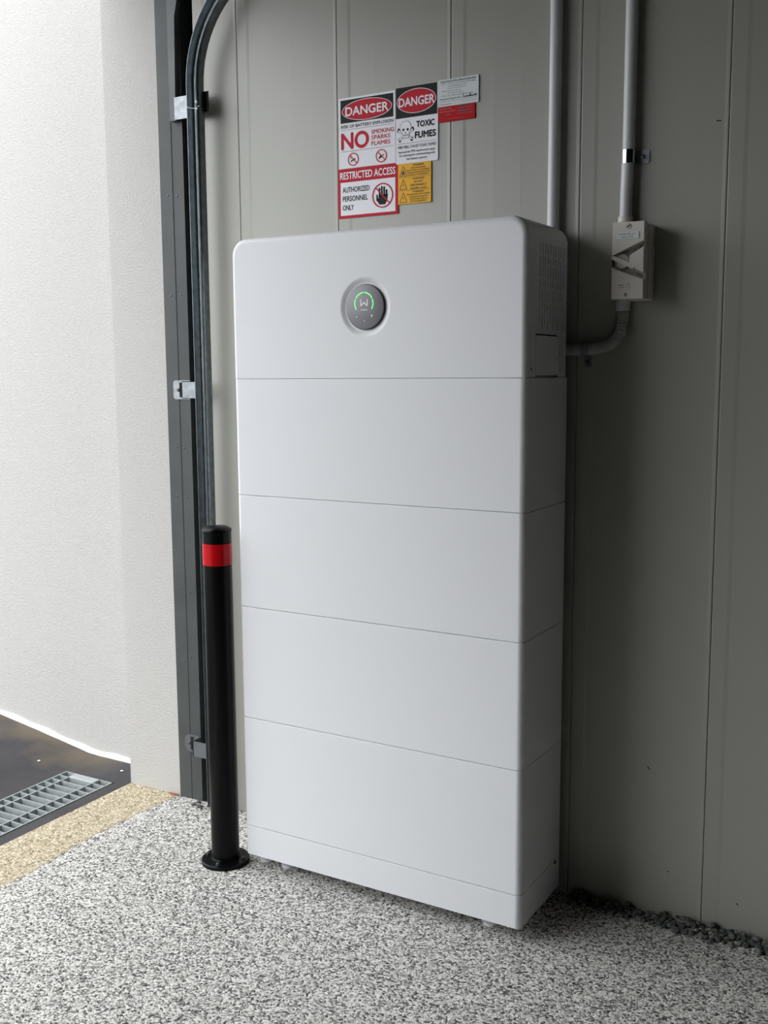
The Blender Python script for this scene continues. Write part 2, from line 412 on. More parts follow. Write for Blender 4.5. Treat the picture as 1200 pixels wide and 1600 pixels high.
# inverter unit: rounded top corners, dished recess for the display, slotted right side
zb, zt, RC, RB, RK = ZS[5]+.0012, ZS[6], .037, .012, .022
DX, DZ = .3569, 1.3505
bm = bmesh.new()
def u_out(i):
    pts = [(i, zb)]
    r = RC-i
    for k in range(13): a = PI-.5*PI*k/12; pts.append((RC+r*math.cos(a), zt-RC+r*math.sin(a)))
    for k in range(13): a = .5*PI-.5*PI*k/12; pts.append((CW-RC+r*math.cos(a), zt-RC+r*math.sin(a)))
    pts.append((CW-i, zb)); return pts
steps = [(RB*(1-math.sin(a)), RB*(1-math.cos(a))) for a in [PI/2*k/6 for k in range(7)]]
steps += [(RK*.45*(1-math.cos(a)), CD-RK+RK*math.sin(a)) for a in [PI/2*k/5 for k in range(6)]]
rings = [[bm.verts.new((x, y, z)) for x, z in u_out(i)] for i, y in steps]
n = len(rings[0])
for ri, (A, B) in enumerate(zip(rings, rings[1:])):
    for k in range(n):
        if ri == 6 and k == n-2: continue            # right side: the vent panel sits here
        bm.faces.new((A[k], A[(k+1) % n], B[(k+1) % n], B[k]))
bm.faces.new(rings[-1])
dish = []
ND = 64
for r, d in ((.0635, 0), (.0605, .0006), (.057, .0020), (.0535, .0037), (.0505, .0050), (.0, .0050)):
    dish.append([bm.verts.new((DX+r*math.cos(2*PI*k/ND), d, DZ+r*math.sin(2*PI*k/ND))) for k in range(ND)] if r else [bm.verts.new((DX, d, DZ))])
for A, B in zip(dish[:-1], dish[1:-1]):
    for k in range(ND): bm.faces.new((A[k], A[(k+1) % ND], B[(k+1) % ND], B[k]))
for k in range(ND): bm.faces.new((dish[-2][k], dish[-2][(k+1) % ND], dish[-1][0]))
bm.edges.ensure_lookup_table()
def edge(a, b): return bm.edges.get((a, b)) or bm.edges.new((a, b))
ed = [edge(rings[0][k], rings[0][(k+1) % n]) for k in range(n)]+[edge(dish[0][k], dish[0][(k+1) % ND]) for k in range(ND)]
bmesh.ops.triangle_fill(bm, use_beauty=True, use_dissolve=False, edges=ed)
box(bm, .004, CW-.004, .004, CD-.004, ZS[5], zb+.002)
inv = obj('inverter_unit', bm, white_plastic, cabinet, 60, wn=True)

# slotted side panel
bm = bmesh.new(); y0, y1, z0, z1 = RB, CD-RK, zb, zt-RC
cx_, px_ = CW, .0142
hy0, hy1, hz1 = .046, .1685, 1.2875
cols = [.0625+px_*k for k in range(11) if .0625+px_*k+.0045 < y1]
cuts = sorted({y0, y1, hy0, hy1, *[c for c in cols], *[c+.0045 for c in cols]})
def q4(y_0, y_1, z_0, z_1, x=cx_, mi=0):
    f = bm.faces.new([bm.verts.new(p) for p in ((x, y_0, z_0), (x, y_1, z_0), (x, y_1, z_1), (x, y_0, z_1))]); f.material_index = mi
def pocket(y_0, y_1, z_0, z_1, d, mi):
    o = [bm.verts.new((cx_, y, z)) for y, z in ((y_0, z_0), (y_1, z_0), (y_1, z_1), (y_0, z_1))]
    i = [bm.verts.new((cx_-d, y, z)) for y, z in ((y_0, z_0), (y_1, z_0), (y_1, z_1), (y_0, z_1))]
    for k in range(4): bm.faces.new((o[k], o[(k+1) % 4], i[(k+1) % 4], i[k]))
    f = bm.faces.new(i); f.material_index = mi
for a, b in zip(cuts, cuts[1:]):
    inside = a >= hy0-1e-6 and b <= hy1+1e-6
    zlo = hz1 if inside else z0
    ci = next((i for i, c in enumerate(cols) if abs(c-a) < 1e-6), None)
    if ci is None: q4(a, b, zlo, z1); continue
    zs_, top, bot = [], 1.467, 1.297
    L_, G = .040, .0055
    z = top; first = .022 if ci % 2 == 0 else L_
    ln = first
    while z-.008 > bot:
        e = max(z-ln, bot); zs_.append((e, z)); z = e-G; ln = L_
    if not inside and a > hy1:
        zs_ += [(1.246, 1.280), (1.212, 1.240)]
    cur = z1
    for e, t in zs_:
        q4(a, b, t, cur); pocket(a, b, e, t, .007, 1); cur = e
    q4(a, b, zlo, cur)
pocket(hy0, hy1, z0, hz1, .005, 1)
obj('vent_panel', bm, white_plastic, inv, mats=[white_plastic, dark_slot])
bm = bmesh.new()
r = .006; a0, a1, c0, c1 = hy0+.0012, hy1-.0012, zb+.003, hz1-.003
pts = [(a0, c0), (a0, c1-r)]+[(a0+r-r*math.cos(PI/2*k/4), c1-r+r*math.sin(PI/2*k/4)) for k in range(1, 5)]+[(a1-r+r*math.sin(PI/2*k/4), c1-r+r*math.cos(PI/2*k/4)) for k in range(5)]+[(a1, c0)]
A = [bm.verts.new((CW-.004, y, z)) for y, z in pts]; B = [bm.verts.new((CW+.0004, y, z)) for y, z in pts]
bm.faces.new(A); bm.faces.new(B[::-1])
for k in range(len(pts)): bm.faces.new((A[k], A[(k+1) % len(pts)], B[(k+1) % len(pts)], B[k]))
obj('service_cover', bm, white_plastic, inv)
bm = bmesh.new(); lathe(bm, [(.0022, 0), (.0022, -.0006)], 0, 0, 10, 0, 'y')
h2 = obj('screw_hole', bm, dark_slot, inv); h2.rotation_euler.z = PI/2; h2.location = (CW+.0002, .0245, 1.217)

# round display
bm = bmesh.new(); lathe(bm, [(.0478, .0052), (.0478, .0010), (.0472, .0002), (.0455, .0)], DX, 0, 64, DZ, 'y')
disp = obj('display', bm, display_black, cabinet, 30)
bm = bmesh.new(); lathe(bm, [(.0462, .0006), (.0462, -.0006), (.0457, -.0008)], DX-.0004, 0, 64, DZ+.0002, 'y'); obj('display_face', bm, display_grey, disp, 30)
AX, AZ, yy = DX-.0019, DZ+.0075, -.0011
for a, b in ((213, 157), (150, 94), (86, 30), (23, -33)):
    bm = bmesh.new(); ring(bm, AX, AZ, .0236, .0236, .0215, .0215, yy, math.radians(a), math.radians(b), 12); obj('light_bar', bm, green_led, disp)
bm = bmesh.new(); lx, lz = AX+.0003, AZ+.001
for k_, p in enumerate(((-.0078, .0075, -.0078, -.0065), (.0078, .0075, .0078, -.0065), (-.0078, -.0062, 0, .0012), (.0078, -.0062, 0, .0012))):
    bar2(bm, lx+p[0], lz+p[1], lx+p[2], lz+p[3], .0026, yy-.00004*k_)
obj('logo', bm, display_print, disp)
bm = bmesh.new()
for k in range(8):
    x = lx-.008+.0021*k; flat(bm, [(x, lz-.0155), (x+.0016, lz-.0155), (x+.0016, lz-.0135), (x, lz-.0135)], yy)
obj('maker_name', bm, display_print, disp)
for dx, dz, r in ((-.0205, -.0205, .0016), (.0172, -.0188, .0019), (-.0012, -.0292, .0013)):
    bm = bmesh.new(); flat(bm, ell(DX+dx, DZ+dz, r, r*(1.5 if dx > 0 else 1), 12), yy); obj('status_icon', bm, display_print, disp)

def resize(o):
    for c in o.children:
        if c.location.length or c.rotation_euler.z:
            c.data.transform(Matrix.Scale(CS, 4)); c.location = c.location*CS+Vector((0, 0, CZ))
        else:
            c.data.transform(Matrix.Translation((0, 0, CZ)) @ Matrix.Scale(CS, 4)); resize(c)
bpy.context.view_layer.update(); resize(cabinet)

# ------------------------------------------------------------------ bollard
bo = tag(empty('bollard', (-.447, -.2598, .006)), 'black steel bollard with a red band left of the white cabinet', 'bollard')
bm = bmesh.new(); lathe(bm, [(.060, 0), (.060, .008), (.058, .010), (.0365, .010)], 0, 0, 40); obj('base_flange', bm, black_steel, bo, 35)
bm = bmesh.new(); lathe(bm, [(.0345, .0095), (.0345, .832)], 0, 0, 40); post = obj('post', bm, black_steel, bo, 35)
bm = bmesh.new(); lathe(bm, [(.0365, .009), (.0365, .012), (.035, .0145), (.0345, .0155)], 0, 0, 40); obj('weld_bead', bm, black_steel, bo, 35)
bm = bmesh.new(); lathe(bm, [(.0345, .8325), (.0358, .8335), (.0358, .838), (.034, .8405), (.024, .845), (.010, .847)], 0, 0, 40); obj('cap', bm, black_steel, bo, 45)
bm = bmesh.new(); lathe(bm, [(.0346, .753), (.0352, .7532), (.0352, .8048), (.0346, .805)], 0, 0, 40); obj('reflective_band', bm, red_band, bo, 35)
for a in (15, 105, 195, 285):
    bm = bmesh.new(); x, y = .0475*math.cos(math.radians(a)), .0475*math.sin(math.radians(a))
    lathe(bm, [(.0062, .010), (.0062, .0112)], x, y, 16); lathe(bm, [(.0045, .0112), (.0045, .0150), (.0035, .0158)], x, y, 6)
    obj('anchor_bolt', bm, steel_bolt, bo)

# ------------------------------------------------------------------ door track
tr = tag(empty('door_track', (-.648, -.05, 0)), 'galvanised steel garage door track curving inward beside the jamb', 'door track')
TX = 0.0; R = .268; ZT = 1.937
# rolled channel, open towards the door, with a curled inner flange
prof = [(-.0265, -.018), (-.0255, -.008), (-.022, .002), (-.015, .008), (-.007, .010), (.001, .007), (.007, .000), (.011, -.008), (.0155, -.0135), (.0205, -.0125), (.0245, -.007), (.0260, .002), (.0260, .020),
        (.0244, .020), (.0244, .003), (.0230, -.0055), (.0198, -.0105), (.0163, -.0115), (.0125, -.007), (.0085, .0012), (.002, .0085), (-.007, .0118), (-.016, .0097), (-.0236, .003), (-.0272, -.008), (-.0282, -.018)]
prof = [(n_*.64+.0005, y_*.72) for n_, y_ in prof]
def track(name, path):
    bm = bmesh.new(); rings = []
    for x, z, a in path:   # a: heading angle from vertical toward +x
        rings.append([bm.verts.new((x+nn*math.cos(a), yv, z-nn*math.sin(a))) for nn, yv in prof])
    m = len(prof)
    for A, B in zip(rings, rings[1:]):
        for k in range(m): bm.faces.new((A[k], A[(k+1) % m], B[(k+1) % m], B[k]))
    bm.faces.new(rings[0]); bm.faces.new(rings[-1][::-1])
    return obj(name, bm, galv_track, tr, 50)
track('vertical_track', [(0, .025, 0), (0, .6, 0), (0, 1.2, 0), (0, 1.882, 0)])
track('curved_track', [(0, 1.8835, 0)]+[(R-R*math.cos(a), ZT+R*math.sin(a), a) for a in [PI/2*k/20 for k in range(21)]]+[(R+.6, ZT+R, PI/2)])
def rrect(x0, x1, z0, z1, r, n=4):
    p = []
    for cx, cz, a in ((x1-r, z1-r, 0), (x0+r, z1-r, 90), (x0+r, z0+r, 180), (x1-r, z0+r, 270)):
        for k in range(n+1): t = math.radians(a+90*k/n); p.append((cx+r*math.cos(t), cz+r*math.sin(t)))
    return p
ox = .648
# jamb brackets (plate on the jamb, tab reaching out to the track)
for z0, z1, rr in ((1.145, 1.196, .008), (.148, .199, .020)):
    bm = bmesh.new(); prism(bm, rrect(-.790+ox, -.727+ox, z0, z1, rr), .0445, .0468, .0006)
    box(bm, -.733+ox, -.7305+ox, .012, .0468, z0+.002, z1-.002); box(bm, -.733+ox, -.674+ox, .012, .0145, z0+.004, z1-.004)
    br = obj('jamb_bracket', bm, galv_plate if rr < .01 else angle_grey, tr)
    for dx in (-.772, -.752):
        bm = bmesh.new(); lathe(bm, [(.0055, .0450), (.0052, .0430), (.003, .0415)], dx+ox, 0, 6, (z0+z1)/2, 'y'); obj('bolt', bm, steel_bolt, br)
    bm = bmesh.new(); prism(bm, [(-.768+ox, z0+.006), (-.756+ox, z0+.006), (-.756+ox, z1-.006), (-.768+ox, z1-.006)], .0441, .0448); obj('slot', bm, dark_slot, br)
# steel angle and flag bracket at the joint
bm = bmesh.new(); prism(bm, [(-.760+ox, 1.868), (-.742+ox, 1.868), (-.736+ox, 2.126), (-.727+ox, 2.16), (-.722+ox, 2.30), (-.760+ox, 2.30)], .032, .0468)
obj('steel_angle', bm, angle_grey, tr)
bm = bmesh.new(); box(bm, -.742+ox, -.645+ox, .029, .0315, 1.869, 1.925); box(bm, -.647+ox, -.6445+ox, .014, .0315, 1.869, 1.925)
fb = obj('flag_bracket', bm, galv_plate, tr)
bm = bmesh.new(); box(bm, -.6445+ox, -.6170+ox, -.006+.02, .0165, 1.872, 1.922, .0008, 1); obj('bracket_tab', bm, black_steel, fb)
for dz in (1.876, 1.892):
    bm = bmesh.new(); lathe(bm, [(.0040, -.0085), (.0038, -.0112), (.002, -.012)], .0125, 0, 8, dz, 'y'); obj('bolt', bm, galv_plate, tr)

# ------------------------------------------------------------------ drain grate
gr = tag(empty('drain_grate', ((GX0+GX1)/2, 0, 0)), 'galvanised bar grating over the drain slot in the charcoal driveway', 'grate')
gx0, gx1 = GX0+.006-gr.location.x, GX1-.006-gr.location.x
gy0, gy1 = GY0+.006, GY1-.006
for f in (.0, .27, .79, 1.0):
    x = gx1+(gx0-gx1)*f
    bm = bmesh.new(); box(bm, x-.002, x+.002, gy0, gy1, -.026, .0015); obj('edge_bar' if f in (0, 1) else 'cross_bar', bm, grate_metal, gr)
y = gy1
bar_me = None
while y > gy0-.001:
    if bar_me is None:
        bm = bmesh.new(); box(bm, gx0, gx1, -.0013, .0013, -.026, .001); o = obj('bearing_bar', bm, grate_metal, gr); bar_me = o.data
    else:
        o = bpy.data.objects.new('bearing_bar', bar_me); COL.objects.link(o); o.parent = gr
    o.location.y = y; y -= .0304
xa, xb = gx1+(gx0-gx1)*.28, gx1+(gx0-gx1)*.78
bm = bmesh.new(); box(bm, xb, xa, gy1-.0285, gy1-.0015, -.002, .0018, .0006, 1); obj('end_plate', bm, grate_metal, gr)

# ------------------------------------------------------------------ signs
PY = .0006
def plate(name, x0, x1, z0, z1, m, label, th=.0022, r=.0, front=None):
    bm = bmesh.new()
    pts = rrect(x0, x1, z0, z1, r) if r else [(x0, z0), (x1, z0), (x1, z1), (x0, z1)]
    yb = front if front is not None else 0
    prism(bm, pts, yb-th, yb)
    o = obj(name, bm, m); tag(o, label, 'sign')
    return o, (lambda f: x0+(x1-x0)*f), (lambda v: z1-(z1-z0)*v), yb-th, x1-x0, z1-z0
def danger_head(s, X, Z, y, Wd, Ht, f0, f1, v0, v1, cf, cv, rf, rv, t0, t1, th):
    bm = bmesh.new(); flat(bm, [(X(f0), Z(v1)), (X(f1), Z(v1)), (X(f1), Z(v0)), (X(f0), Z(v0))], y-.0002); obj('header', bm, sign_black, s)
    bm = bmesh.new(); flat(bm, ell(X(cf), Z(cv), Wd*rf, Ht*rv), y-.0005); obj('oval', bm, sign_red, s)
    bm = bmesh.new(); ring(bm, X(cf), Z(cv), Wd*rf, Ht*rv, Wd*rf-.0013, Ht*rv-.0013, y-.0008); obj('oval_border', bm, sign_white, s)
    text('lettering', 'DANGER', sign_white, s, X(t0), X(t1), Z(cv), Ht*th, y-.0009, .03)
def rule(s, X, Z, y, f0, f1, v, m, wd=.0007):
    bm = bmesh.new(); bar2(bm, X(f0), Z(v), X(f1), Z(v), wd, y-.0003); obj('rule', bm, m, s)
def no_circle(s, cx, cz, r, y, m=sign_red, wd=.0022, over=.0009):
    bm = bmesh.new(); ring(bm, cx, cz, r, r, r-wd, r-wd, y-over, n=36)
    k = (r-wd*.6)*.7071; bar2(bm, cx-k, cz+k, cx+k, cz-k, wd*.9, y-over); obj('prohibition_ring', bm, m, s)

s, X, Z, y, Wd, Ht = plate('danger_sign', -.2494, -.0956, 1.6985, 1.861, sign_white, 'white danger sign reading NO SMOKING SPARKS FLAMES, upper left of the signs')
danger_head(s, X, Z, y, Wd, Ht, .03, .97, .03, .355, .503, .195, .445, .148, .125, .885, .125)
text('lettering', 'RISK OF BATTERY EXPLOSION', sign_black, s, X(.04), X(.97), Z(.405), Ht*.045, y-.0003, .018)
rule(s, X, Z, y, .04, .965, .452, sign_black)
text('lettering', 'NO', sign_red, s, X(.045), X(.53), Z(.605), Ht*.235, y-.0003, .035)
for t, f, v in (('SMOKING', .98, .525), ('SPARKS', .915, .605), ('FLAMES', .915, .688)):
    text('lettering', t, sign_red, s, X(.585), X(f), Z(v), Ht*.06, y-.0003, .02)
rule(s, X, Z, y, .04, .965, .757, sign_black)
for f, kind in ((.255, 0), (.757, 1)):
    cx, cz = X(f), Z(.878)
    bm = bmesh.new()
    if kind == 0:
        bar2(bm, cx-.007, cz-.0045, cx+.006, cz+.0015, .0024, y-.0004); bar2(bm, cx-.008, cz+.001, cx-.003, cz+.006, .001, y-.0004)
    else:
        bar2(bm, cx-.007, cz-.006, cx+.007, cz+.003, .0022, y-.0004)
        flat(bm, [(cx-.007, cz-.004), (cx-.003, cz+.001), (cx-.0035, cz+.006), (cx+.001, cz+.001), (cx+.002, cz-.004)], y-.0004)
    obj('pictogram', bm, sign_black, s); no_circle(s, cx, cz, .0150, y)

s, X, Z, y, Wd, Ht = plate('restricted_access_sign', -.2533, -.0886, 1.583, 1.698, sign_red, 'red bordered sign reading RESTRICTED ACCESS, lower left of the signs')
bm = bmesh.new(); flat(bm, [(X(.04), Z(.945)), (X(.955), Z(.945)), (X(.955), Z(.275)), (X(.04), Z(.275))], y-.0002); obj('white_field', bm, sign_white, s)
text('lettering', 'RESTRICTED ACCESS', sign_white, s, X(.035), X(.955), Z(.135), Ht*.148, y-.0003, .022)
for t, f, v in (('AUTHORIZED', .53, .425), ('PERSONNEL', .50, .605), ('ONLY', .262, .785)):
    text('lettering', t, sign_black, s, X(.075), X(f), Z(v), Ht*.108, y-.0004, .02)
cx, cz = X(.748), Z(.61)
bm = bmesh.new()
flat(bm, [(cx-.0165, cz-.003), (cx-.014, cz-.014), (cx-.008, cz-.021), (cx+.007, cz-.021), (cx+.013, cz-.012), (cx+.014, cz+.002), (cx-.010, cz+.002), (cx-.012, cz-.007)], y-.0004)
flat(bm, rrect(cx-.0172, cx-.0125, cz-.012, cz+.003, .002), y-.0004)
for k, (dx, hh) in enumerate(((-.0085, .018), (-.0022, .0215), (.0042, .0205), (.0105, .013))):
    flat(bm, rrect(cx+dx-.0024, cx+dx+.0026, cz-.002, cz+hh, .0022), y-.0004)
obj('hand_pictogram', bm, sign_black, s); no_circle(s, cx, cz, .0285, y, sign_red, .003)

s, X, Z, y, Wd, Ht = plate('toxic_fumes_sign', -.0940, .0158, 1.694, 1.865, sign_white, 'white danger sign reading TOXIC FUMES with a skull', .0024, .003)
danger_head(s, X, Z, y, Wd, Ht, .005, .985, .004, .405, .497, .2, .465, .158, .085, .92, .115)
text('lettering', 'TOXIC', sign_black, s, X(.5), X(.92), Z(.503), Ht*.078, y-.0003, .045)
text('lettering', 'FUMES', sign_black, s, X(.465), X(.95), Z(.642), Ht*.085, y-.0003, .045)
rule(s, X, Z, y, .055, .965, .737, sign_black, .0006)
text('lettering', 'FIRE WILL CAUSE TOXIC FUMES', sign_black, s, X(.055), X(.96), Z(.783), Ht*.038, y-.0003, .01)
for t, a, b, v in (('Appropriate PPE requirements apply', .055, .94, .845), ('for entering the room/working with', .085, .93, .893), ('the battery systems', .26, .75, .942)):
    text('lettering', t, sign_black, s, X(a), X(b), Z(v), Ht*.027, y-.0003, .012)
cx, cz = X(.24), Z(.545)
bm = bmesh.new()
for sg in (-1, 1):
    bar2(bm, cx-sg*.020, cz-.003, cx+sg*.018, cz-.0245, .0052, y-.0003)
    for ex, ez in ((-sg*.0185, -.002), (sg*.0170, -.0245)):
        flat(bm, ell(cx+ex, cz+ez+.002, .0028, .0028, 12), y-.0003); flat(bm, ell(cx+ex-sg*.0015, cz+ez-.002, .0028, .0028, 12), y-.0003)
obj('crossbones', bm, sign_black, s)
bm = bmesh.new()
for sg in (-1, 1):
    bar2(bm, cx-sg*.0196, cz-.0033, cx+sg*.0176, cz-.0242, .0036, y-.0004)
obj('crossbones_fill', bm, sign_white, s)
bm = bmesh.new(); flat(bm, ell(cx, cz+.003, .0150, .0148, 28), y-.0005); flat(bm, rrect(cx-.0095, cx+.0095, cz-.021, cz-.005, .004), y-.00052); obj('skull', bm, sign_black, s)
bm = bmesh.new(); flat(bm, ell(cx, cz+.003, .0141, .0139, 28), y-.0006); flat(bm, rrect(cx-.0086, cx+.0086, cz-.0202, cz-.005, .0035), y-.00065); obj('skull_fill', bm, sign_white, s)
bm = bmesh.new()
for sg in (-1, 1): flat(bm, ell(cx+sg*.0056, cz-.002, .0028, .0030, 14), y-.0007)
flat(bm, [(cx-.0018, cz-.0105), (cx+.0018, cz-.0105), (cx, cz-.0065)], y-.0007)
for k in range(-3, 4): bar2(bm, cx+k*.002, cz-.0125, cx+k*.002, cz-.0165, .0007, y-.0007)
bar2(bm, cx-.0075, cz-.0145, cx+.0075, cz-.0145, .0006, y-.0007)
obj('skull_face', bm, sign_black, s)

s, X, Z, y, Wd, Ht = plate('yellow_warning_sign', -.0880, -.0016, 1.6025, 1.6935, sign_yellow, 'yellow sign with three stacked WARNING panels below the toxic fumes sign', .003)
rule(s, X, Z, y, .02, .98, .34, sign_brown, .0006); rule(s, X, Z, y, .02, .98, .665, sign_brown, .0006)
for i, v in enumerate((.185, .51, .835)):
    cx, cz = X(.16), Z(v); hh = Ht*.122; ww = .0098
    bm = bmesh.new()
    for a, b in (((-ww, -hh), (ww, -hh)), ((ww, -hh), (0, hh)), ((0, hh), (-ww, -hh))): bar2(bm, cx+a[0], cz+a[1], cx+b[0], cz+b[1], .0013, y-.0003)
    if i == 0:
        flat(bm, [(cx-.0035, cz-.009), (cx-.0042, cz-.004), (cx-.001, cz+.001), (cx-.0005, cz+.0035), (cx+.0022, cz-.001), (cx+.0042, cz-.005), (cx+.0035, cz-.009), (cx+.0014, cz-.009), (cx, cz-.0045), (cx-.0014, cz-.009)], y-.0003)
    else:
        flat(bm, [(cx+.0008, cz+.004), (cx-.0018, cz-.002), (cx+.0001, cz-.0018), (cx-.0006, cz-.008), (cx+.0018, cz-.0002), (cx, cz-.0005)], y-.0003)
    obj('hazard_triangle', bm, sign_brown, s)
for t, a, b, v, hh in (('WARNING', .45, .79, .05, .045), ('ARC FLASH HAZARD', .39, .84, .118, .034), ('DO NOT WORK ON LIVE EQUIPMENT', .27, .96, .178, .03), ('APPROPRIATE PPE REQUIRED WHEN', .27, .96, .235, .03), ('WORKING ON THIS EQUIPMENT', .30, .93, .292, .03),
                    ('WARNING', .45, .80, .385, .045), ('DO NOT', .49, .76, .465, .045), ('DISCONNECT', .38, .87, .545, .05), ('UNDER LOAD', .38, .87, .625, .045),
                    ('WARNING', .45, .79, .71, .045), ('MULTIPLE BATTERY SYSTEMS', .27, .97, .775, .034), ('TURN OFF ALL BATTERY', .34, .91, .833, .032), ('SYSTEM ISOLATORS TO', .36, .90, .89, .032), ('ISOLATE EQUIPMENT', .38, .87, .945, .032)):
    text('lettering', t, sign_brown, s, X(a), X(b), Z(v), Ht*hh, y-.0003, .02)

s, X, Z, y, Wd, Ht = plate('shutdown_procedure_label', .0168, .1168, 1.8080, 1.8662, sign_grey_white, 'pale label reading SHUTDOWN PROCEDURE with handwriting, at the upper right', .0030)
text('lettering', 'SHUTDOWN PROCEDURE', sign_black, s, X(.065), X(.935), Z(.085), Ht*.072, y-.0003, .012)
for t, a, b, v in (('STEP 1:', .09, .22, .175), ('Turn off the main switch (inverter supply)', .24, .92, .175), ('and the solar supply main switch', .24, .72, .262), ('located in the switchboard', .24, .68, .345),
                   ('STEP 2:', .09, .22, .437), ('Inside the PV array', .24, .57, .437), ('turn off the DC isolator', .24, .64, .522), ('STEP 3:', .09, .22, .61), ('Turn off the battery isolator switch', .24, .86, .61)):
    text('lettering', t, sign_black, s, X(a), X(b), Z(v), Ht*.04, y-.0003, .006)
text('lettering', 'Manufacturer/Supplier Name:', sign_black, s, X(.045), X(.585), Z(.725), Ht*.05, y-.0003, .012)
rule(s, X, Z, y, .045, .975, .81, sign_black, .0004)
text('lettering', 'Contact Number:', sign_black, s, X(.045), X(.34), Z(.915), Ht*.045, y-.0003, .006)
rule(s, X, Z, y, .6, .975, .89, sign_black, .0004)
bm = bmesh.new()
hand = [(.62, .60), (.625, .66), (.63, .745), (.66, .755), (.675, .70), (.68, .75), (.705, .755), (.715, .70), (.725, .75), (.74, .71), (.755, .75), (.775, .71), (.79, .755), (.80, .62), (.81, .755), (.835, .70), (.845, .75), (.865, .755), (.875, .70), (.90, .70), (.905, .75), (.925, .72), (.945, .66), (.935, .74), (.96, .745)]
for a, b in zip(hand, hand[1:]): bar2(bm, X(a[0]), Z(a[1]), X(b[0]), Z(b[1]), .0013, y-.0004)
obj('handwriting', bm, sign_black, s)

s, X, Z, y, Wd, Ht = plate('red_battery_label', .0175, .1082, 1.7746, 1.8076, label_red, 'small red label with pale print below the shutdown procedure label', .0026)
for t, a, b, v in (('BATTERY SYSTEM', .04, .36, .14), ('SHORT CIRCUIT CURRENT', .04, .48, .33), ('k A', .22, .33, .55)):
    text('lettering', t, label_pink, s, X(a), X(b), Z(v), Ht*.10, y-.0003, .0)
bm = bmesh.new()
for v in (.19, .37, .56): bar2(bm, X(.5), Z(v), X(.95), Z(v), .0004, y-.0003)
bar2(bm, X(.27), Z(.83), X(.72), Z(.83), .0004, y-.0003)
obj('form_line', bm, label_pink, s)
bm = bmesh.new()
for a, b, v in ((.56, .86, .08), (.54, .70, .28), (.58, .84, .46)): bar2(bm, X(a), Z(v), X(b), Z(v), .0032, y-.0003)
obj('ink_note', bm, label_dark_red, s)

# ------------------------------------------------------------------ conduits, saddles, isolator
bm = bmesh.new(); sweep(bm, [(.302, -.0150, H), (.3015, -.0150, 1.9), (.3005, -.0150, 1.5), (.3003, -.0150, 1.395)], .0131, 24)
o = obj('conduit', bm, conduit_grey, None, 40); tag(o, 'light grey electrical conduit running down behind the white cabinet', 'conduit')
cx2, iy = .462, -.0150
bm = bmesh.new(); sweep(bm, [(.4645, iy, H), (.4638, iy, 1.95), (.4632, iy, 1.655), (.4622, iy, 1.64), (.4605, iy, 1.58), (.4600, iy, 1.511)], .0128, 24)
rc = obj('conduit', bm, conduit_grey, None, 40); tag(rc, 'light grey electrical conduit entering the top of the isolator switch', 'conduit')
bm = bmesh.new(); lathe(bm, [(.0165, 1.509), (.0172, 1.511), (.0172, 1.519), (.0158, 1.5205), (.0158, 1.530), (.0148, 1.5315)], .460, iy, 24); obj('conduit_adaptor', bm, iso_cream, rc, 40)
# saddle on the conduit
sd = tag(empty('conduit_saddle', (.4632, 0, 1.651)), 'shiny zinc saddle clamping the conduit above the isolator switch', 'clamp')
bm = bmesh.new(); A = []
for k in range(17):
    a = PI+PI*k/16
    A.append([bm.verts.new((math.cos(a)*r, -.0150+math.sin(a)*r if True else 0, z)) for r, z in ((.0132, -.0135), (.0144, -.0135), (.0144, .0135), (.0132, .0135))])
for P, Q in zip(A, A[1:]):
    for k in range(4): bm.faces.new((P[k], Q[k], Q[(k+1) % 4], P[(k+1) % 4]))
bm.faces.new(A[0]); bm.faces.new(A[-1][::-1])
box(bm, .0132, .0144, -.0150, -.0004, -.0135, .0135); box(bm, -.0144, -.0132, -.0150, -.0004, -.0135, .0135)
obj('band', bm, mat('bright_zinc', (205, 210, 214), .15, 1), sd, 40)
bm = bmesh.new(); prism(bm, rrect(.0144, .040, -.0135, .0135, .004), -.0020, 0, .0004); tb = obj('tab', bm, galv_plate, sd)
bm = bmesh.new(); lathe(bm, [(.0048, -.0020), (.0044, -.0042), (.002, -.0048)], .027, 0, 16, 0, 'y'); obj('screw', bm, steel_bolt, tb, 40)

# isolator switch
IX, IZ, IW, IH, ID = .4540, 1.3580, .0655, .1530, .083
isw = tag(empty('isolator_switch', (IX, 0, IZ)), 'cream rotary isolator switch on the panel wall right of the cabinet', 'switch')
bm = bmesh.new(); box(bm, 0, IW, -.040, -.0006, 0, IH, .003, 2); obj('rear_box', bm, iso_cream, isw, 35)
bm = bmesh.new(); box(bm, .0004, IW-.0004, -ID+.020, -.0395, .001, IH-.001, .002, 2); body = obj('body', bm, iso_recess, isw, 35)
def cov(pts): return prism(bm, pts, -ID, -ID+.0205, .0008)
bm = bmesh.new()
cov([(0, IH), (0, .0885), (.004, .0895), (IW, .1150), (IW, IH)])
cov([(0, 0), (IW, 0), (IW, .038), (.005, .0615), (0, .064)])
arc = [(.018+.019*math.cos(math.radians(a)), .0765+.019*math.sin(math.radians(a))) for a in (28, 14, 0, -14, -28)]
cov([(IW, .1035)]+arc+[(IW, .0505)])
obj('cover', bm, iso_cream, isw)
bm = bmesh.new(); lathe(bm, [(.0150, -ID+.0198), (.0150, -ID+.008), (.0140, -ID+.007)], .0185, 0, 32, .0765, 'y'); dial = obj('dial', bm, iso_recess, isw, 35)
ang = math.atan2(.0635-.0855, .050-.004)
bm = bmesh.new(); prism(bm, rrect(-.003, .0490, -.0042, .0042, .0040), -ID-.0005, -ID+.008, .0007)
for v in bm.verts:
    x, z = v.co.x, v.co.z; v.co.x = .003+x*math.cos(ang)-z*math.sin(ang); v.co.z = .0835+x*math.sin(ang)+z*math.cos(ang)
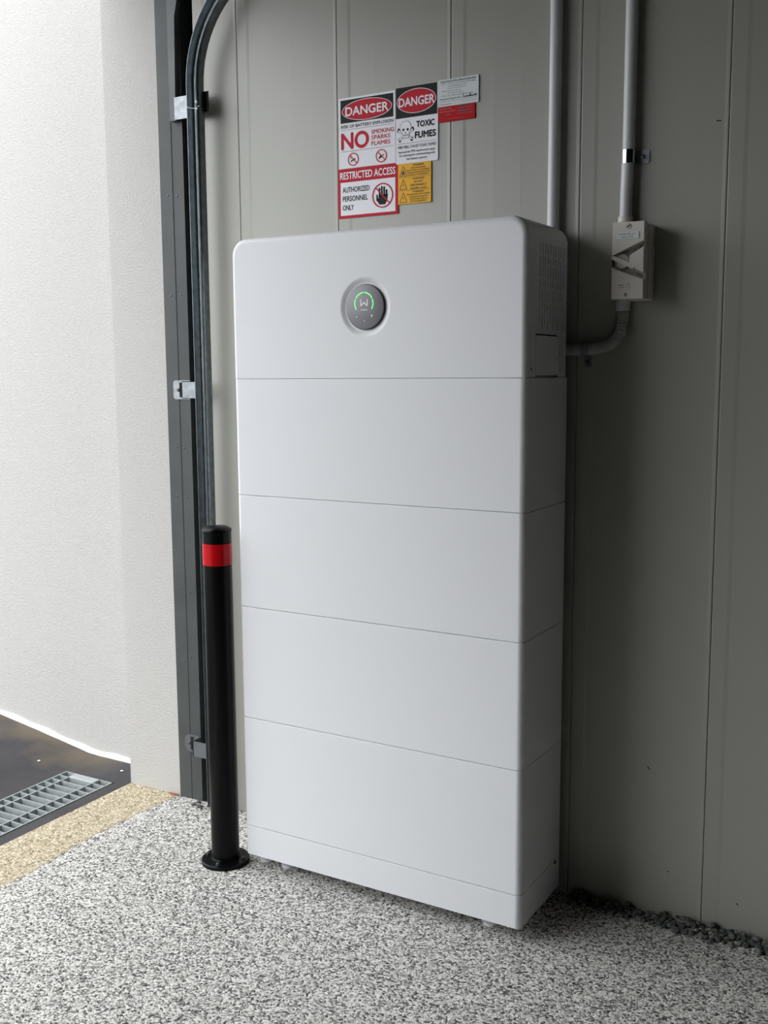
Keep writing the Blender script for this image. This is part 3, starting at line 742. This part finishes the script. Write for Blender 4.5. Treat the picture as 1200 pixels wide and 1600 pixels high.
obj('handle', bm, iso_cream, dial)
bm = bmesh.new(); box(bm, .0006, .0045, -ID-.0002, -ID+.004, .0665, .0800, .0006, 1); obj('lock_hole', bm, dark_slot, isw)
bm = bmesh.new(); box(bm, .0095, .0555, -ID-.0016, -ID+.0004, .1190, .1330, .0004, 1); lab = obj('name_label', bm, sign_grey_white, isw)
text('lettering', 'INVERTER A.C.', iso_ink, lab, .0140, .0500, .1290, .0036, -ID-.0018, .004)
text('lettering', 'ISOLATOR', iso_ink, lab, .0190, .0440, .1234, .0036, -ID-.0018, .004)
for sx_, sz_, r in ((.0335, .1445, .0058), (.0300, .0085, .0042)):
    bm = bmesh.new(); lathe(bm, [(r, -ID+.001), (r, -ID-.0008), (r*.85, -ID-.0016)], sx_, 0, 20, sz_, 'y'); sc_ = obj('cover_screw', bm, iso_recess, isw, 35)
    bm = bmesh.new(); a = .6 if sz_ > .1 else 1.5; bar2(bm, sx_-r*.75*math.cos(a), sz_-r*.75*math.sin(a), sx_+r*.75*math.cos(a), sz_+r*.75*math.sin(a), r*.35, -ID-.0018); obj('screw_slot', bm, dark_slot, sc_)
def arm_text(t, x0, x1, zc, h, a, px, pz):
    o = text('lettering', t, iso_ink, isw, x0, x1, zc, h, 0, .02)
    for v in o.data.vertices:
        x, z = v.co.x, v.co.z; v.co.x = px+x*math.cos(a)-z*math.sin(a); v.co.z = pz+x*math.sin(a)+z*math.cos(a); v.co.y = -ID+.0197
ua = math.atan2(.1150-.0895, IW-.004)
arm_text('O  OFF', 0, .020, 0, .0042, ua, .040, .0985); arm_text('I  ON', 0, .020, 0, .0042, math.atan2(.038-.0615, IW-.005), .0400, .0545)
bm = bmesh.new(); flat(bm, rrect(.0145, .0255, .0265, .0285, .0006), -ID-.0003); flat(bm, rrect(.0150, .0270, .0225, .0236, .0004), -ID-.0003); ring(bm, .0350, .0262, .0040, .0052, .0030, .0042, -ID-.0003, n=16)
obj('rating_print', bm, mat('faint_switch_print', (140, 136, 126), .5), isw)

# corrugated conduit from the isolator to the cabinet
bm = bmesh.new()
pth = spline([(.4590, iy, 1.340), (.4590, iy, 1.318), (.4535, iy, 1.292), (.4360, iy, 1.2715), (.4100, iy, 1.2625), (.3850, iy, 1.2600), (.3550, iy, 1.2590), (.3250, iy, 1.2590)], 40)
dst = 0; rad = []
for k, p in enumerate(pth):
    if k: dst += (p-pth[k-1]).length
    rad.append(.0118+.0010*math.sin(dst/.0038*2*PI))
sweep(bm, pth, rad, 18)
fx = obj('flexible_conduit', bm, flex_grey, None, 60); tag(fx, 'grey corrugated conduit bending from the isolator switch to the cabinet', 'conduit')
bm = bmesh.new(); lathe(bm, [(.0130, 1.3385), (.0142, 1.3400), (.0142, 1.3500), (.0150, 1.3505), (.0150, 1.3578)], .459, iy, 24); obj('gland', bm, conduit_grey, fx, 40)
cl = tag(empty('conduit_saddle', (.3790, 0, 1.2600)), 'small zinc half saddle holding the corrugated conduit under the isolator', 'clamp')
bm = bmesh.new(); A = []
for k in range(13):
    a = PI*.5+PI*k/12+PI*.5-PI*.5
    cy_, cz_ = -.0150-math.sin(PI*k/12)*.0134, math.cos(PI*k/12)*.0134
    co_, cs_ = -.0150-math.sin(PI*k/12)*.0146, math.cos(PI*k/12)*.0146
    A.append([bm.verts.new(p) for p in ((-.008, cy_, cz_), (-.008, co_, cs_), (.008, co_, cs_), (.008, cy_, cz_))])
for P, Q in zip(A, A[1:]):
    for k in range(4): bm.faces.new((P[k], Q[k], Q[(k+1) % 4], P[(k+1) % 4]))
bm.faces.new(A[0]); bm.faces.new(A[-1][::-1])
box(bm, -.008, .008, -.0150, -.0006, -.0146, -.0134)
obj('band', bm, galv_plate, cl, 40)
bm = bmesh.new(); prism(bm, rrect(-.008, .008, -.038, -.0134, .0035), -.0022, 0, .0004); tb = obj('tab', bm, galv_plate, cl)
bm = bmesh.new(); lathe(bm, [(.0048, -.0022), (.0044, -.0046), (.002, -.0052)], 0, 0, 6, -.027, 'y'); obj('screw', bm, steel_bolt, tb)

# ------------------------------------------------------------------ gravel at the foot of the wall, small debris
gv = tag(empty('gravel_strip', (.66, -.02, .006)), 'strip of dark loose gravel along the foot of the panel wall', 'gravel')
protos = []
for k in range(8):
    bm = bmesh.new(); bmesh.ops.create_icosphere(bm, subdivisions=1, radius=1)
    for v in bm.verts: v.co *= random.uniform(.72, 1.18)
    bmesh.ops.scale(bm, vec=(1, random.uniform(.65, .95), random.uniform(.55, .8)), verts=bm.verts)
    me = bpy.data.meshes.new('stone'); bm.to_mesh(me); bm.free(); me.materials.append(stone_dark if k % 3 else stone_mid); protos.append(me)
def stone(parent, x, y, z, r):
    o = bpy.data.objects.new('stone', random.choice(protos)); COL.objects.link(o); o.parent = parent
    o.location = (x-parent.location.x, y-parent.location.y, z); o.scale = (r, r, r)
    o.rotation_euler = (random.uniform(-.5, .5), random.uniform(-.5, .5), random.uniform(0, 6.3))
for k in range(275):
    x = .37+.62*(k+random.random())/275; u = random.random()
    r = random.uniform(.0048, .0105); yv = -r-.048*u**1.3; lvl = 1 if (u < .4 and random.random() < .4) else 0
    stone(gv, x, yv, r*.55+lvl*.0085, r)
jd = tag(empty('gravel_heap', (-.70, -.012, .006)), 'few dark grit stones at the bottom of the grey door jamb', 'gravel')
for k in range(22):
    r = random.uniform(.003, .007); stone(jd, random.uniform(-.745, -.60), -random.uniform(.012, .05), r*.5, r)
bm = bmesh.new()
lp = [(-.862, -.004), (-.848, -.010), (-.830, -.012), (-.818, -.008), (-.830, -.003), (-.848, -.002)]
prism_xy(bm, lp, .0068, .0094)
for v in bm.verts:
    if v.co.z > .008: v.co.z += random.uniform(-.001, .003)
lf = obj('dry_leaf', bm, leaf_brown); tag(lf, 'small orange-brown leaf scrap on the tan strip at the foot of the white pier', 'leaf')
